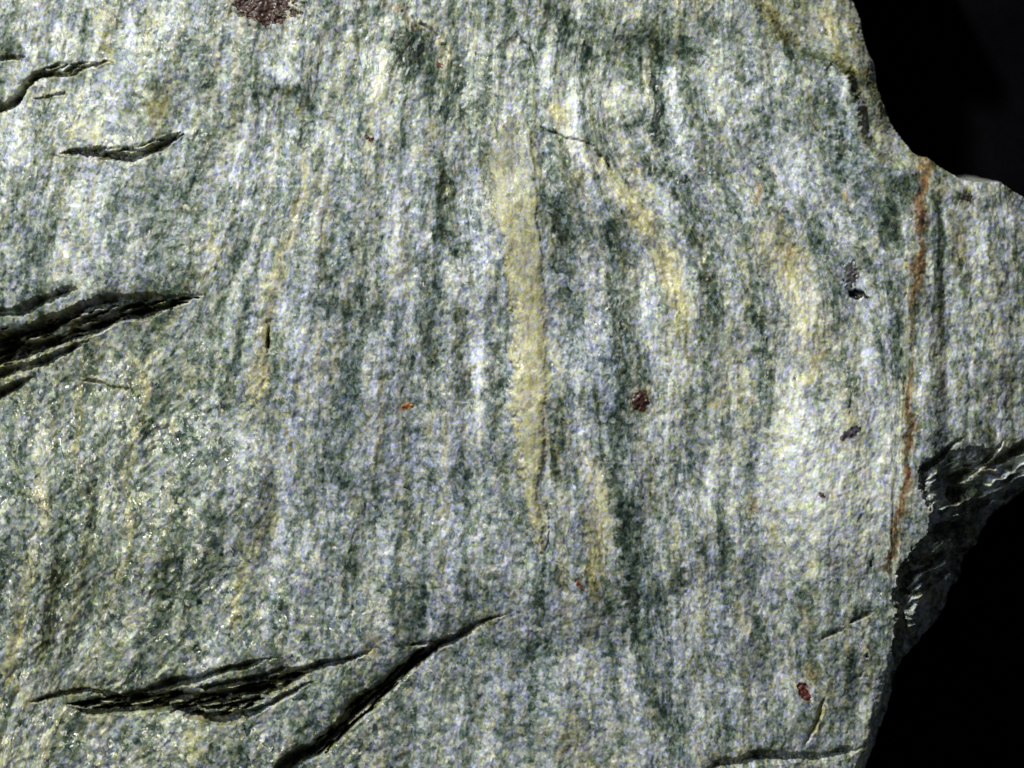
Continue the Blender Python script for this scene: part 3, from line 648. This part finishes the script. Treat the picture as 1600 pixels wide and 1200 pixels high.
def make_mesh(name, q, mat, parent, extra=None):
    ids, inv = np.unique(q.ravel(), return_inverse=True)
    co = wxyz[ids]; mi = mineral[ids]; fw = flow[ids]; nn = nrm[ids]
    nv = len(ids); faces = inv.reshape(-1, 4).astype(np.int32)
    if extra is not None:
        eco, efaces, emi, efw, enn = extra(ids, inv, faces)
        co = np.vstack([co, eco]); mi = np.vstack([mi, emi]); fw = np.vstack([fw, efw]); nn = np.vstack([nn, enn]); faces = np.vstack([faces, efaces])
    me = bpy.data.meshes.new(name)
    me.vertices.add(len(co)); me.vertices.foreach_set('co', co.astype(np.float32).ravel())
    me.loops.add(faces.size); me.loops.foreach_set('vertex_index', faces.ravel())
    me.polygons.add(len(faces)); me.polygons.foreach_set('loop_start', np.arange(0, faces.size, 4, dtype=np.int32))
    me.update(calc_edges=True)
    me.polygons.foreach_set('use_smooth', np.ones(len(faces), bool))
    a = me.attributes.new('mineral', 'FLOAT_COLOR', 'POINT'); a.data.foreach_set('color', mi.ravel())
    a = me.attributes.new('flow', 'FLOAT_VECTOR', 'POINT'); a.data.foreach_set('vector', fw.ravel())
    if extra is None: me.normals_split_custom_set_from_vertices(nn.tolist())
    me.materials.append(mat)
    o = bpy.data.objects.new(name, me); scene.collection.objects.link(o)
    o.parent = parent
    return o

rock = bpy.data.objects.new('rock', None); scene.collection.objects.link(rock)
rock['label'] = 'banded grey green schist rock with black cracks and a rust seam on black cloth'
rock['category'] = 'rock'

sel = kp & ((fp == 0))
body_q = quads[sel]
# boundary edges of the kept area (all parts together) get an underside so that the stone is closed
def underside(ids, inv, faces):
    return None
body = make_mesh('stone_body', body_q, M_STONE, rock)
n = make_mesh('broken_side', quads[kp & (fp == 1)], M_STONE, rock); n['label'] = 'dark stepped broken side on the right, in shadow'
n = make_mesh('upper_ledge', quads[kp & (fp == 2)], M_STONE, rock); n['label'] = 'smooth tan ledge along the upper right edge'
n = make_mesh('pale_vein', quads[kp & (fp == 3)], M_VEIN, rock); n['label'] = 'pale ochre vein running down the middle'
n = make_mesh('rust_seam', quads[kp & (fp == 4)], M_RUST, rock); n['label'] = 'orange brown rust stained seam at the right'
for i, (nm, lab, _, _, c0, c1) in enumerate(GR):
    q = quads[kp & (fp == 10 + i)]
    if len(q) == 0: continue
    n = make_mesh(nm, q, grain_material('grain_mineral', c0, c1), rock); n['label'] = lab

# underside: one flat polygon fan just above the cloth
b = catmull(OUT, 2)[:-1]
cx_, cy_ = 520, 570
bv = [((x - 800) * S, (600 - y) * S, 1.6 * S) for x, y in [(cx_ + (x - cx_) * 1.01, cy_ + (y - cy_) * 1.01) for x, y in b]]
me = bpy.data.meshes.new('underside'); me.from_pydata(bv, [], [list(range(len(bv)))[::-1]]); me.update()
for at, ty, key, val in (('mineral', 'FLOAT_COLOR', 'color', (.4, .2, 0, .5)), ('flow', 'FLOAT_VECTOR', 'vector', None)):
    a = me.attributes.new(at, ty, 'POINT')
    for k_, v_ in enumerate(me.vertices):
        setattr(a.data[k_], key, val if val else (v_.co.x / S, v_.co.y / S, 0))
me.materials.append(M_STONE)
uo = bpy.data.objects.new('underside', me); scene.collection.objects.link(uo); uo.parent = rock

# ------------------------------------------------------------------ black cloth under the stone
k = NT('black_velvet')
tc = k.n('ShaderNodeTexCoord')
nz = k.noise(tc.outputs['Object'], 60.0, 4, .7); n2 = k.noise(tc.outputs['Object'], 1800.0, 2, .6)
k.put(k.b.inputs['Base Color'], k.ramp(k.math('MULTIPLY', nz['Fac'], n2['Fac']), [(.1, (.0012, .0012, .0018, 1)), (.6, (.0045, .0042, .0052, 1))]))
k.b.inputs['Roughness'].default_value = 1; k.b.inputs['Specular IOR Level'].default_value = 0.0
g = 140; xs = np.linspace(-.45, .45, g); gx2, gy2 = np.meshgrid(xs, xs)
rr = np.hypot(gx2, gy2)
cz = (.004 * perlin((gx2 / .10).astype(np.float32), (gy2 / .13).astype(np.float32), 140)) * sstep(.12, .30, rr) - .0002
cz = np.minimum(cz, .0035)
cz = np.where(rr < .14, -.0002, cz)
cv_ = np.stack([gx2, gy2, cz], -1).reshape(-1, 3)
ci = np.arange(g * g).reshape(g, g)
cf = np.stack([ci[:-1, :-1], ci[:-1, 1:], ci[1:, 1:], ci[1:, :-1]], -1).reshape(-1, 4)
me = bpy.data.meshes.new('ground_cloth'); me.from_pydata(cv_.tolist(), [], cf.tolist()); me.update()
me.polygons.foreach_set('use_smooth', np.ones(len(cf), bool)); me.materials.append(k.m)
cl = bpy.data.objects.new('ground_cloth', me); scene.collection.objects.link(cl)
cl['kind'] = 'structure'; cl['label'] = 'plain black cloth spread under and behind the rock'
print('grid', NX, NY)
